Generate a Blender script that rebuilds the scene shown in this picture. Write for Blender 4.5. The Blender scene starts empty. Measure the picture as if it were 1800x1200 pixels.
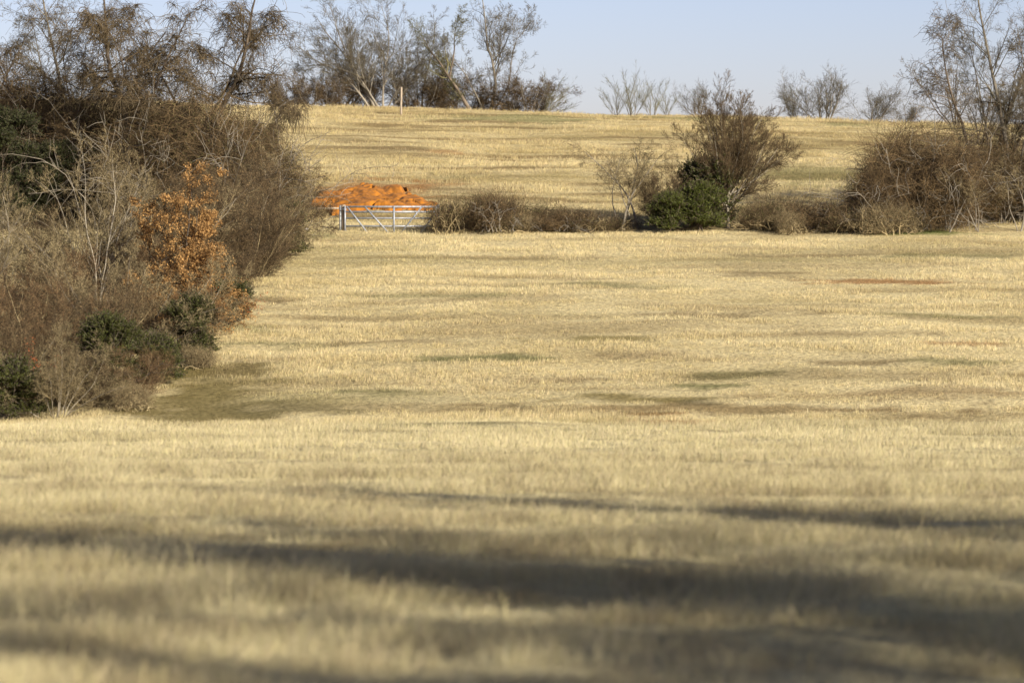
import bpy, math
import numpy as np
from math import radians as R

scene = bpy.context.scene
C = scene.collection
F = 5700.0                     # focal length in photo pixels (photo is 1800 wide), horizon row 400

# ------------------------------------------------------------------ camera
cd = bpy.data.cameras.new("camera"); cam = bpy.data.objects.new("camera", cd); C.objects.link(cam)
cam.location = (0, 0, 0); cam.rotation_euler = (R(90), 0, 0)
cd.sensor_width = 36; cd.lens = 36 * F / 1800; cd.shift_y = -200 / 1800
cd.clip_start = 0.5; cd.clip_end = 8000
cd.dof.use_dof = True; cd.dof.focus_distance = 158; cd.dof.aperture_fstop = 1.6
scene.camera = cam
# ------------------------------------------------------------------ light
SUN_EL, SUN_AZ = R(24), R(140)          # azimuth clockwise from +Y: behind and to the right of the camera
w = bpy.data.worlds.new("World"); scene.world = w; w.use_nodes = True
nt = w.node_tree; bg = nt.nodes["Background"]
sky = nt.nodes.new("ShaderNodeTexSky"); sky.sky_type = 'NISHITA'; sky.sun_disc = False
sky.sun_elevation = SUN_EL; sky.sun_rotation = SUN_AZ
sky.air_density = 0.8; sky.dust_density = 1.0; sky.ozone_density = 5.0; sky.altitude = 100
wb = nt.nodes.new("ShaderNodeVectorMath"); wb.operation = 'MULTIPLY'; wb.inputs[1].default_value = (1.38, .985, .90)   # white balance of the sky
nt.links.new(sky.outputs[0], wb.inputs[0]); nt.links.new(wb.outputs[0], bg.inputs[0]); bg.inputs[1].default_value = 0.085
sd = bpy.data.lights.new("sun", 'SUN'); sd.energy = 4.9; sd.angle = R(0.5); sd.color = (1.0, 0.92, 0.79)
so = bpy.data.objects.new("sun", sd); C.objects.link(so)
tosun = np.array([math.sin(SUN_AZ) * math.cos(SUN_EL), math.cos(SUN_AZ) * math.cos(SUN_EL), math.sin(SUN_EL)])
from mathutils import Vector
so.rotation_euler = Vector(tosun).to_track_quat('Z', 'Y').to_euler()
scene.view_settings.view_transform = 'Standard'; scene.view_settings.look = 'None'
scene.view_settings.exposure = 0.85; scene.view_settings.gamma = 1
scene.render.engine = 'CYCLES'
scene.cycles.max_bounces = 5; scene.cycles.diffuse_bounces = 3; scene.cycles.transmission_bounces = 3

# ------------------------------------------------------------------ helpers
def tag(o, label=None, cat=None, group=None, kind=None):
    if label: o['label'] = label
    if cat: o['category'] = cat
    if group: o['group'] = group
    if kind: o['kind'] = kind
    return o

def hash2(ix, iy, s):
    h = (ix.astype(np.int64) * 374761393 + iy.astype(np.int64) * 668265263 + s * 1442695041) & 0xffffffff
    h = ((h ^ (h >> 13)) * 1274126177) & 0xffffffff
    return ((h ^ (h >> 16)) & 0xffff) / 65535.0
def vnoise(x, y, s=0):
    ix, iy = np.floor(x), np.floor(y); fx, fy = x - ix, y - iy
    fx = fx * fx * (3 - 2 * fx); fy = fy * fy * (3 - 2 * fy)
    a = hash2(ix, iy, s); b = hash2(ix + 1, iy, s); c = hash2(ix, iy + 1, s); d = hash2(ix + 1, iy + 1, s)
    return (a * (1 - fx) + b * fx) * (1 - fy) + (c * (1 - fx) + d * fx) * fy
def fbm(x, y, s=0, o=4):
    t = 0; a = .5; n = 0
    for k in range(o):
        t = t + a * vnoise(x * 2 ** k, y * 2 ** k, s + k * 17); n += a; a *= .5
    return t / n
def sm(x, a, b):
    t = np.clip((x - a) / (b - a), 0, 1); return t * t * (3 - 2 * t)

# ground height: a gentle fall from the camera to a small gully, a rise to the gate, a rise to the hilltop
PD = np.array([-400, -60, 0, 20, 40, 60, 76, 87, 94.5, 101, 125, 143, 150, 156, 166, 190, 210, 222, 232, 242, 270, 400, 4000.])
PZ = np.array([-3, -1.2, -1.75, -2.8, -3.57, -4.35, -4.95, -5.28, -5.78, -5.12, -2.62, -.82, -.12, .45, 1.5, 4.1, 6.5, 7.85, 8.62, 8.65, 7.0, 0., -10])
_dd = np.linspace(-60, 300, 3601); _zz = np.interp(_dd, PD, PZ)
_k = np.hanning(41); _k /= _k.sum(); _zs = np.convolve(np.pad(_zz, 20, mode='edge'), _k, mode='valid')
def gz(x, y):
    x = np.asarray(x, float); y = np.asarray(y, float)
    z = np.where((y > -59) & (y < 299), np.interp(y, _dd, _zs), np.interp(y, PD, PZ))
    z = z - 0.026 * (np.clip(x, -90, 90) + 14) * sm(y, 165, 230)
    z = z + (fbm(x * .11, y * .11, 5, 3) - .5) * .5 * sm(np.abs(y), 60, 110)
    z = z + (fbm(x * .5, y * .6, 9, 2) - .5) * .10
    return z
_D = np.arange(18, 226, .1); 
def D_of(py, px=900):          # distance at which the ground shows at photo row py
    X = (px - 900) * _D / F; yy = 400 - gz(X, _D) * F / _D
    m = (_D > 96) if py < 735 else (_D < 88)
    i = np.argmin(np.abs(yy[m] - py)); return _D[m][i]
def X_of(px, D): return (px - 900) * D / F

def npmesh(name, V, faces_by_n, attrs=None, mat=None, smooth=False, cols=None):
    me = bpy.data.meshes.new(name)
    V = np.ascontiguousarray(V, dtype=np.float32)
    me.vertices.add(len(V)); me.vertices.foreach_set("co", V.ravel())
    loops = []; starts = []; tot = []; off = 0
    for f in faces_by_n:
        if len(f) == 0: continue
        n = f.shape[1]; loops.append(f.ravel()); starts.append(off + np.arange(len(f)) * n); off += f.size
    L = np.concatenate(loops).astype(np.int32); S = np.concatenate(starts).astype(np.int32)
    me.loops.add(len(L)); me.loops.foreach_set("vertex_index", L)
    me.polygons.add(len(S)); me.polygons.foreach_set("loop_start", S)
    if smooth: me.polygons.foreach_set("use_smooth", np.ones(len(S), bool))
    if attrs is not None:
        a = me.attributes.new("tint", 'FLOAT', 'POINT'); a.data.foreach_set("value", np.ascontiguousarray(attrs, dtype=np.float32))
    if cols is not None:
        a = me.attributes.new("col", 'FLOAT_COLOR', 'POINT'); a.data.foreach_set("color", np.ascontiguousarray(cols, dtype=np.float32).ravel())
    me.update(calc_edges=True); me.validate() if False else None
    if mat: me.materials.append(mat)
    return me

def newmat(name):
    m = bpy.data.materials.new(name); m.use_nodes = True; n = m.node_tree
    for x in list(n.nodes): n.nodes.remove(x)
    return m, n, n.nodes.new("ShaderNodeOutputMaterial")
def tint_mat(name, ca, cb, trans=0.0, rough=.9, noise=0):
    """colour runs from ca to cb with the per-strand tint and a noise in the thing's own space"""
    m, n, out = newmat(name)
    at = n.nodes.new("ShaderNodeAttribute"); at.attribute_name = "tint"
    mix = n.nodes.new("ShaderNodeMix"); mix.data_type = 'RGBA'
    mix.inputs[6].default_value = (*ca, 1); mix.inputs[7].default_value = (*cb, 1)
    if noise:
        tc = n.nodes.new("ShaderNodeTexCoord"); nz = n.nodes.new("ShaderNodeTexNoise"); nz.inputs["Scale"].default_value = noise
        nz.inputs["Detail"].default_value = 3
        n.links.new(tc.outputs["Object"], nz.inputs["Vector"])
        mr = n.nodes.new("ShaderNodeMapRange"); mr.inputs[1].default_value = .35; mr.inputs[2].default_value = .65
        mr.inputs[3].default_value = -.35; mr.inputs[4].default_value = .35
        n.links.new(nz.outputs[0], mr.inputs[0])
        ad = n.nodes.new("ShaderNodeMath"); ad.operation = 'ADD'; ad.use_clamp = True
        n.links.new(at.outputs["Fac"], ad.inputs[0]); n.links.new(mr.outputs[0], ad.inputs[1]); n.links.new(ad.outputs[0], mix.inputs[0])
    else: n.links.new(at.outputs["Fac"], mix.inputs[0])
    d = n.nodes.new("ShaderNodeBsdfPrincipled"); d.inputs["Roughness"].default_value = rough
    d.inputs["Specular IOR Level"].default_value = .2
    n.links.new(mix.outputs[2], d.inputs["Base Color"])
    if trans:
        t = n.nodes.new("ShaderNodeBsdfTranslucent"); n.links.new(mix.outputs[2], t.inputs[0])
        ms = n.nodes.new("ShaderNodeMixShader"); ms.inputs[0].default_value = trans
        n.links.new(d.outputs[0], ms.inputs[1]); n.links.new(t.outputs[0], ms.inputs[2]); n.links.new(ms.outputs[0], out.inputs[0])
    else: n.links.new(d.outputs[0], out.inputs[0])
    return m

M = dict(
    bark_pale=tint_mat("bark_pale", (.16, .14, .105), (.36, .32, .24), noise=3),
    bark_grey=tint_mat("bark_grey", (.10, .088, .068), (.26, .23, .175), noise=3),
    bark_dark=tint_mat("bark_dark", (.05, .040, .030), (.17, .135, .095), noise=3),
    twig_grey=tint_mat("twig_grey", (.045, .039, .027), (.21, .18, .115)),
    twig_olive=tint_mat("twig_olive", (.05, .048, .024), (.23, .21, .10)),
    twig_tan=tint_mat("twig_tan", (.045, .034, .018), (.42, .335, .175)),
    twig_brown=tint_mat("twig_brown", (.022, .016, .009), (.215, .15, .075)),
    twig_red=tint_mat("twig_red", (.045, .028, .015), (.28, .18, .085)),
    vine=tint_mat("vine", (.020, .014, .008), (.21, .145, .07), noise=.8),
    leaf_deep=tint_mat("leaf_deep", (.010, .013, .005), (.045, .050, .014), trans=.1, rough=.6),
    vine_dark=tint_mat("vine_dark", (.028, .021, .013), (.17, .13, .07)),
    leaf_green=tint_mat("leaf_green", (.020, .030, .006), (.115, .135, .019), trans=.2, rough=.55),
    leaf_dark=tint_mat("leaf_dark", (.016, .020, .006), (.085, .092, .018), trans=.15, rough=.6),
    leaf_olive=tint_mat("leaf_olive", (.04, .040, .014), (.15, .14, .05), trans=.2),
    leaf_brown=tint_mat("leaf_brown", (.07, .045, .022), (.24, .165, .08), trans=.2),
    leaf_orange=tint_mat("leaf_orange", (.11, .058, .020), (.52, .31, .115), trans=.3, noise=1.5),
    leaf_red=tint_mat("leaf_red", (.20, .05, .02), (.50, .16, .055), trans=.3),
)

# ---- tubes and leaves, all built with arrays
def tubes(polys, sides):
    """polys: list of (pts[n,K,3], r[n,K], tint[n]) -> V, quads, tint"""
    VV = []; QQ = []; TT = []; off = 0
    for (P, r, t) in polys:
        n, K, _ = P.shape
        T = np.gradient(P, axis=1); T /= np.linalg.norm(T, axis=2, keepdims=True) + 1e-9
        up = np.where(np.abs(T[:, :1, 2:3]) > .8, np.array([1., 0, 0]), np.array([0, 0, 1.]))
        A = np.cross(T, up); A /= np.linalg.norm(A, axis=2, keepdims=True) + 1e-9; B = np.cross(T, A)
        ph = np.arange(sides) * 2 * np.pi / sides
        V = P[:, :, None] + r[:, :, None, None] * (A[:, :, None] * np.cos(ph)[:, None] + B[:, :, None] * np.sin(ph)[:, None])
        VV.append(V.reshape(-1, 3)); TT.append(np.repeat(t, K * sides))
        base = (np.arange(n) * K * sides)[:, None, None] + (np.arange(K - 1) * sides)[None, :, None]
        j = np.arange(sides); jn = (j + 1) % sides
        q = np.stack([base + j, base + jn, base + sides + jn, base + sides + j], -1).reshape(-1, 4) + off
        QQ.append(q); off += n * K * sides
    return np.concatenate(VV), np.concatenate(QQ), np.concatenate(TT)

def unit(v): return v / (np.linalg.norm(v, axis=-1, keepdims=True) + 1e-9)
def walk(rng, base, d, L, K, wig, trop, out=0):
    n = len(base); P = np.zeros((n, K, 3)); P[:, 0] = base; d = unit(d)
    for k in range(1, K):
        d = unit(d + rng.normal(0, wig, (n, 3)) + np.array([0, 0, trop]))
        P[:, k] = P[:, k - 1] + d * (L / (K - 1))[:, None]
    return P
def spawn(rng, P, L, m, t0, t1, ang, ratio, K, wig, trop, taper=.5, lenmin=0.0):
    n, Kp, _ = P.shape; idx = np.repeat(np.arange(n), m)
    t = rng.uniform(t0, t1, n * m); f = t * (Kp - 1); i = np.minimum(f.astype(int), Kp - 2); f = (f - i)[:, None]
    base = P[idx, i] * (1 - f) + P[idx, i + 1] * f; T = unit(P[idx, i + 1] - P[idx, i])
    rv = unit(np.cross(T, rng.normal(size=(n * m, 3)))); a = R(1) * rng.uniform(ang[0], ang[1], n * m)
    d = T * np.cos(a)[:, None] + rv * np.sin(a)[:, None]
    Lc = np.maximum(L[idx] * rng.uniform(ratio[0], ratio[1], n * m) * (1 - taper * t), lenmin)
    return walk(rng, base, d, Lc, K, wig, trop), Lc, idx, t

def leaves(rng, pts, size, spread, asp=.55):
    n = len(pts); c = pts + rng.normal(0, spread, (n, 3))
    a = unit(rng.normal(size=(n, 3))); b = unit(np.cross(a, rng.normal(size=(n, 3))))
    s = (size * rng.uniform(.6, 1.35, n))[:, None]
    V = np.stack([c - a * s, c - b * s * asp, c + a * s, c + b * s * asp], 1).reshape(-1, 3)
    return V, np.arange(n * 4).reshape(-1, 4), np.repeat(rng.uniform(0, 1, n), 4)

def pick(rng, P, n):
    m, K, _ = P.shape; i = rng.integers(0, m, n); f = rng.uniform(.15, 1, n) * (K - 1); k = np.minimum(f.astype(int), K - 2); f = (f - k)[:, None]
    return P[i, k] * (1 - f) + P[i, k + 1] * f

TEMPL = {}   # kind -> list of (part name, mesh)
def make_tree(key, seed, stems, specs, bark, twig, rt=.012, leaf=None, sides=6, K0=12, wig0=.10, trop0=.03, limb_levels=1, vines=None):
    """stems: (x, y, dirx, diry, dirz, length, radius). specs: per level (m,t0,t1,(ang),(ratio),K,wig,trop,radius ratio)"""
    rng = np.random.default_rng(seed)
    st = np.array([tuple(q) + ((-.25,) if len(q) == 7 else ()) for q in stems], float)
    base = np.c_[st[:, 0], st[:, 1], st[:, 7]]
    P = walk(rng, base, st[:, 2:5], st[:, 5], K0, wig0, trop0); L = st[:, 5]; r0 = st[:, 6]
    tt = np.linspace(0, 1, K0)
    r = r0[:, None] * (1 - .86 * tt ** .8); r[:, 0] *= 1.25
    lv = [(P, r, rng.uniform(0, 1, len(P)))]
    for s in specs:
        m, t0, t1, ang, ratio, K, wig, trop, rr = s
        P2, L2, idx, t = spawn(rng, P, L, m, t0, t1, ang, ratio, K, wig, trop)
        Kp = P.shape[1]; f = t * (Kp - 1); i = np.minimum(f.astype(int), Kp - 2)
        rb = np.maximum(r[idx, i] * rr, rt * .6); te = np.linspace(0, 1, K)
        r = rb[:, None] * (1 - .75 * te); r = np.maximum(r, rt * .30)
        P, L = P2, L2; lv.append((P, r, rng.uniform(0, 1, len(P)) ** 1.8))
    parts = []
    for nm, grp, mt, sd_ in (("trunk", lv[:limb_levels], bark, sides), ("crown", lv[limb_levels:], twig, 3)):
        if grp and nm == "crown" and len(lv) > 2 and limb_levels < len(lv) - 1:
            pass
        V, Q, T = tubes(grp, sd_); parts.append((nm, npmesh(key + "_" + nm, V, [Q], T, M[mt], smooth=(nm == "trunk"))))
    if leaf:
        mt, n, size, spread, level = leaf
        V, Q, T = leaves(rng, pick(rng, lv[level][0], n), size, spread)
        parts.append(("foliage", npmesh(key + "_foliage", V, [Q], T, M[mt])))
    if vines:
        mt, n, Lr, droop, level = vines
        b = pick(rng, lv[level][0], n)
        Vp = walk(rng, b, rng.normal(size=(n, 3)) * [1, 1, .5], rng.uniform(*Lr, n) * rng.choice([.7, 1., 1.9], n), 8, .26, droop)
        V, Q, T = tubes([(Vp, np.full((n, 8), .008) * rng.uniform(.5, 1.4, (n, 1)), rng.uniform(0, 1, n))], 3)
        parts.append(("vines", npmesh(key + "_vines", V, [Q], T, M[mt])))
    TEMPL[key] = parts

def make_tangle(key, seed, ax, ay, h, n, mats, lobes=9, Lr=(.8, 2.2), stems=14, leafn=0, leafmat='leaf_brown', rad=.012, up=.02):
    """a mound of arching, tangled canes: lobes of an ellipsoid, each strand curling through it"""
    rng = np.random.default_rng(seed)
    lc = np.c_[rng.uniform(-.6, .6, lobes) * ax, rng.uniform(-.6, .6, lobes) * ay, rng.uniform(.25, .62, lobes) * h]
    lc[:, 2] *= 1 - .35 * (lc[:, 0] / ax) ** 2
    lr = np.c_[rng.uniform(.35, .55, lobes) * ax, rng.uniform(.35, .55, lobes) * ay, rng.uniform(.28, .42, lobes) * h]
    k = rng.integers(0, lobes, n); u = unit(rng.normal(size=(n, 3))); rr = rng.uniform(.3, 1.02, n) ** .55 * np.where(rng.uniform(0, 1, n) < .12, 1.18, 1)
    b = lc[k] + u * lr[k] * rr[:, None]; b[:, 2] = np.abs(b[:, 2])
    d = np.cross(u, rng.normal(size=(n, 3))) + np.array([0, 0, .45]) + u * .15
    P = walk(rng, b, d, rng.uniform(*Lr, n), 8, .28, -.10 + up)
    P[:, :, 2] = np.maximum(P[:, :, 2], .02)
    tn = rng.uniform(0, 1, n) ** 1.3
    V, Q, T = tubes([(P, (rad * rng.uniform(.35, 1, (n, 1))) * np.linspace(1, .45, 8), tn)], 3)
    parts = [("canes", npmesh(key + "_canes", V, [Q], T, M[mats[0]]))]
    ns = stems
    b = np.c_[rng.uniform(-.8, .8, ns) * ax, rng.uniform(-.8, .8, ns) * ay, np.full(ns, -.1)]
    S = walk(rng, b, np.c_[rng.normal(0, .45, ns), rng.normal(0, .35, ns), np.ones(ns)], rng.uniform(.5, 1.15, ns) * h, 12, .2, -.02)
    S2, L2, idx, t = spawn(rng, S, np.full(ns, h), 7, .3, 1, (25, 80), (.2, .55), 8, .22, -.03)
    V, Q, T = tubes([(S, rng.uniform(.018, .04, (ns, 1)) * np.linspace(1, .3, 12), rng.uniform(.2, 1, ns)),
                     (S2, np.full((len(S2), 1), .014) * np.linspace(1, .4, 8), rng.uniform(.2, 1, len(S2)))], 4)
    parts.append(("stems", npmesh(key + "_stems", V, [Q], T, M[mats[1]])))
    if leafn:
        V, Q, T = leaves(rng, pick(rng, P, leafn), .035, .03)
        parts.append(("foliage", npmesh(key + "_foliage", V, [Q], T, M[leafmat])))
    TEMPL[key] = parts

def make_evergreen(key, seed, w_, h, n, mat, leafsize=.045, lobes=16, shape='round'):
    """evergreen bush: stems, sprays that reach out of uneven lobes, leaf-sized faces along each spray"""
    rng = np.random.default_rng(seed)
    z = rng.uniform(.08, .88, lobes) * h
    wid = np.sqrt(np.clip(1 - (z / h - .35) ** 2 / .5, .05, 1)) if shape == 'round' else (1 - .75 * z / h)
    a = rng.uniform(0, 2 * np.pi, lobes); q = rng.uniform(.2, .75, lobes) * w_ / 2 * wid
    lc = np.c_[np.cos(a) * q, np.sin(a) * q, z]; lr = np.c_[rng.uniform(.12, .26, lobes) * w_, rng.uniform(.12, .26, lobes) * w_, rng.uniform(.08, .16, lobes) * h]
    m = n // 14; k = rng.integers(0, lobes, m); u = unit(rng.normal(size=(m, 3))); u[:, 2] = np.abs(u[:, 2]) * .9 - .25
    b = lc[k] + u * lr[k] * rng.uniform(.45, .95, (m, 1)); b[:, 2] = np.maximum(b[:, 2], .05)
    S = walk(rng, b, u + np.array([0, 0, .35]), rng.uniform(.15, .6, m), 4, .25, .05)
    V, Q, T = leaves(rng, pick(rng, S, n), leafsize, .022, .42)
    # each clump of a slightly different green
    tl = rng.uniform(-.25, .25, lobes)
    parts = [("foliage", npmesh(key + "_foliage", V, [Q], np.clip(T * .8 + .1 + 0 * T, 0, 1), M[mat]))]
    b = np.c_[rng.normal(0, .08, (6, 2)), np.full(6, -.1)]
    s0 = walk(rng, b, np.c_[rng.normal(0, .3, (6, 2)), np.ones(6)], rng.uniform(.6, .9, 6) * h, 10, .1, .02)
    s1, L1, _, _ = spawn(rng, s0, np.full(6, h), 10, .1, 1, (30, 70), (.2, .45), 6, .15, .04)
    V, Q, T = tubes([(s0, np.full((6, 1), .03) * np.linspace(1, .3, 10), rng.uniform(0, 1, 6)), (s1, np.full((60, 1), .012) * np.linspace(1, .4, 6), rng.uniform(0, 1, 60)),
                     (S, np.full((m, 4), .006), rng.uniform(0, 1, m))], 3)
    parts.append(("branches", npmesh(key + "_branches", V, [Q], T, M['bark_dark'])))
    TEMPL[key] = parts

_used = set()
def place(key, name, label, cat, px, D, s=1.0, rot=0., group=None, sz=None, tilt=(0, 0), dz=0., X=None):
    X = X_of(px, D) if X is None else X
    o = bpy.data.objects.new(name, None); C.objects.link(o)
    o.empty_display_size = .3
    o.location = (X, D, float(gz(X, D)) + dz); o.rotation_euler = (R(tilt[0]), R(tilt[1]), R(rot)); o.scale = (s, s, sz or s)
    tag(o, label, cat, group)
    for nm, me in TEMPL[key]:
        c = bpy.data.objects.new(nm, me); C.objects.link(c); c.parent = o
    return o

# ------------------------------------------------------------------ ground colours
# patches on the field: (px, py, half width px, half height px, kind, strength)
G_, B_, O_, Dk = (.13, .135, .055), (.22, .165, .085), (.34, .185, .075), (.10, .085, .05)
patches = [(370, 690, 130, 52, (.215, .175, .075), .95), (300, 660, 60, 30, (.17, .135, .05), .8), (520, 715, 160, 14, (.19, .16, .075), .7), (420, 655, 60, 14, (.19, .15, .07), .7),
    (480, 527, 60, 7, B_, .8), (440, 580, 90, 6, G_, .5), (470, 605, 120, 5, G_, .5),
    (850, 630, 110, 9, G_, .8), (620, 560, 120, 4, B_, .6), (760, 520, 160, 4, G_, .5), (1050, 500, 150, 3.5, G_, .5), (700, 600, 140, 4, B_, .55), (1450, 585, 190, 4, B_, .55), (1130, 625, 120, 4, B_, .6), (1650, 555, 130, 4, G_, .5), (960, 668, 130, 5, B_, .55), (650, 690, 110, 5, G_, .55), (1400, 450, 170, 3, B_, .5), (900, 455, 150, 3, B_, .45), (1650, 450, 120, 3, G_, .45), (1700, 605, 90, 4, O_, .5), (1040, 595, 130, 6, (.22, .18, .07), .8), (1250, 553, 200, 5, B_, .65), (1330, 480, 90, 6, B_, .8), (1580, 495, 170, 5, O_, .8),
    (1290, 660, 80, 9, G_, .75), (1240, 680, 60, 6, G_, .8), (1520, 638, 110, 6, B_, .7), (1680, 637, 110, 6, G_, .6), (1620, 690, 260, 9, (.25, .17, .08), .6),
    (1250, 718, 420, 10, (.26, .19, .09), .8), (1180, 732, 110, 5, O_, .7), (1130, 700, 130, 8, (.2, .16, .06), .8), (1240, 706, 40, 6, Dk, .6), (900, 718, 60, 4, Dk, .6), (1500, 660, 350, 10, B_, .45),
    (1650, 725, 250, 10, B_, .6), (740, 745, 130, 8, G_, .4), (1300, 740, 400, 6, G_, .3),
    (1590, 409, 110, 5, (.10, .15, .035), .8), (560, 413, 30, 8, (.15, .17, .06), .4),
    (900, 205, 160, 9, (.22, .23, .10), .6), (1230, 192, 160, 5, (.2, .22, .09), .6), (1500, 215, 90, 7, (.23, .24, .11), .5),
    (1440, 310, 110, 18, (.2, .19, .08), .6), (690, 262, 60, 7, B_, .6), (790, 268, 40, 4, O_, .6), (1300, 262, 90, 6, B_, .4), (600, 245, 60, 6, B_, .5),
    (770, 325, 60, 4, O_, .5), (800, 335, 130, 8, B_, .4), (650, 335, 110, 26, O_, .75)]
WP = []
for px, py, hw, hh, c, s in patches:
    D = D_of(py, px); D1 = D_of(py - hh, px) if py - hh > 195 else D + 4; D0 = D_of(py + hh, px)
    WP.append((X_of(px, D), (D0 + D1) / 2, hw * D / F, max(abs(D1 - D0) / 2, .45), c, s))
TAN_A, TAN_B = np.array([.63, .537, .30]), np.array([.46, .375, .185])
def field_colour(x, y):
    """intrinsic grass colour at world x, y and how green/short the grass is there"""
    n1 = fbm(x * .10, y * .22, 21, 4); n2 = fbm(x * .35, y * 1.1, 33, 3); n3 = fbm(x * .06, y * .10, 44, 3)
    t = np.clip((n2 - .5) * 2.0 + (n1 - .5) * 1.4 + .42, 0, 1)[:, None]
    t = t * (1 - .35 * (sm(y, 92, 100) * (1 - sm(y, 148, 156)))[:, None]); c = TAN_A * (1 - t) + TAN_B * t
    # far hillside is a little browner
    h = (sm(y, 150, 160) * .45)[:, None]; c = c * (1 - h) + c * np.array([.88, .84, .76]) * h
    q = ((1 - sm(y, 84, 94)) * .55)[:, None]; c = c * (1 - q) + (np.array([.56, .505, .30]) * (1 - t * .30)) * q
    nn = (np.clip((fbm(x * 1.7, y * 1.1, 15, 3) - .5) * 3.4 + .25, 0, 1) * (1 - sm(y, 50, 80)) * .6)[:, None]; c = c * (1 - nn) + np.array([.27, .215, .12]) * nn
    g = np.clip((n3 - .52) * 4, 0, 1) * np.clip((n1 - .45) * 3, 0, 1) * sm(y, 85, 100); g = (g * .55)[:, None]
    c = c * (1 - g) + np.array([.22, .20, .09]) * g
    st = np.clip((fbm(x * .12, y * .6, 71, 4) - .555) * 8, 0, 1) * sm(y, 70, 100) * (.36 + .44 * sm(y, 148, 158))
    c = c * (1 - st[:, None]) + np.array([.25, .185, .09]) * st[:, None]
    short = g[:, 0] * .5 + st * .6
    e = (fbm(x * .8, y * 1.6, 61, 4) - .5) * 1.9
    for X, Y, a, b, col, s in WP:
        d = np.sqrt(((x - X) / a) ** 2 + ((y - Y) / b) ** 2) + e
        m = (1 - sm(d, .55, 1.15)) * s
        c = c * (1 - m[:, None]) + np.array(col) * m[:, None]; short = np.maximum(short, m * .85)
    return c, short
def heap_env(xs, ys):
    u = (xs - X_of(543, 160)) / (X_of(775, 163) - X_of(543, 160))
    top = np.interp(u, [0, .04, .2, .26, .32, .66, .7, .76, .9, 1], [161, 167, 168, 168.6, 170.2, 170.3, 168.8, 166, 165.4, 162])
    bot = np.interp(u, [0, .1, .2, .45, .9, 1], [161, 159.6, 157.5, 158.5, 159, 160.5])
    e = (fbm(xs * .9, ys * .55, 66, 4) - .5) * 5.0
    shelf = np.clip(np.abs(fbm(xs * .33, ys * .55, 58, 3) - .52) * 16, 0, 1)      # grassy shelves that break the bank
    return sm(top + e - ys, -.1, .9) * sm(ys - bot + e * .5, -.1, .8) * np.where((u > 0) & (u < 1), 1, 0) * sm(shelf, .25, .6)
# ground sheet
def axis(*seg):
    return np.unique(np.concatenate([np.arange(a, b + 1e-6, st) for a, b, st in seg]))
gx = axis((-3000, -200, 400), (-200, -60, 10), (-60, 60, .6), (60, 200, 10), (200, 3000, 400))
gy = axis((-400, -60, 40), (-60, 16, 2), (16, 260, .6), (260, 400, 10), (400, 4000, 300))
XX, YY = np.meshgrid(gx, gy); nx, ny = len(gx), len(gy)
gc, _ = field_colour(XX.ravel(), YY.ravel()); gc = gc * np.array([.80, .79, .76])
V = np.c_[XX.ravel(), YY.ravel(), gz(XX.ravel(), YY.ravel())]
i = (np.arange(ny - 1)[:, None] * nx + np.arange(nx - 1)[None]).ravel()
Q = np.stack([i, i + 1, i + nx + 1, i + nx], 1)
m, n, out = newmat("soil_and_thatch")
at = n.nodes.new("ShaderNodeAttribute"); at.attribute_name = "col"
tc = n.nodes.new("ShaderNodeTexCoord"); nz = n.nodes.new("ShaderNodeTexNoise"); nz.inputs["Scale"].default_value = 6; nz.inputs["Detail"].default_value = 8
mp = n.nodes.new("ShaderNodeMapping"); mp.inputs["Scale"].default_value = (1, 1, 1)
n.links.new(tc.outputs["Object"], mp.inputs[0]); n.links.new(mp.outputs[0], nz.inputs["Vector"])
cr = n.nodes.new("ShaderNodeMapRange"); cr.inputs[1].default_value = .3; cr.inputs[2].default_value = .7; cr.inputs[3].default_value = .55; cr.inputs[4].default_value = 1.2
n.links.new(nz.outputs[0], cr.inputs[0])
mu = n.nodes.new("ShaderNodeVectorMath"); mu.operation = 'SCALE'; n.links.new(at.outputs["Color"], mu.inputs[0]); n.links.new(cr.outputs[0], mu.inputs["Scale"])
d = n.nodes.new("ShaderNodeBsdfPrincipled"); d.inputs["Roughness"].default_value = 1; d.inputs["Specular IOR Level"].default_value = 0
n.links.new(mu.outputs[0], d.inputs["Base Color"]); n.links.new(d.outputs[0], out.inputs[0])
bp = n.nodes.new("ShaderNodeBump"); bp.inputs["Distance"].default_value = .08; bp.inputs["Strength"].default_value = .8
n.links.new(nz.outputs[0], bp.inputs["Height"]); n.links.new(bp.outputs[0], d.inputs["Normal"])
ground = bpy.data.objects.new("ground", npmesh("ground", V, [Q], None, m, smooth=True, cols=np.c_[gc, np.ones(len(gc))])); C.objects.link(ground)
tag(ground, "rolling pasture ground under dry winter grass", "ground", kind='structure')

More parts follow.
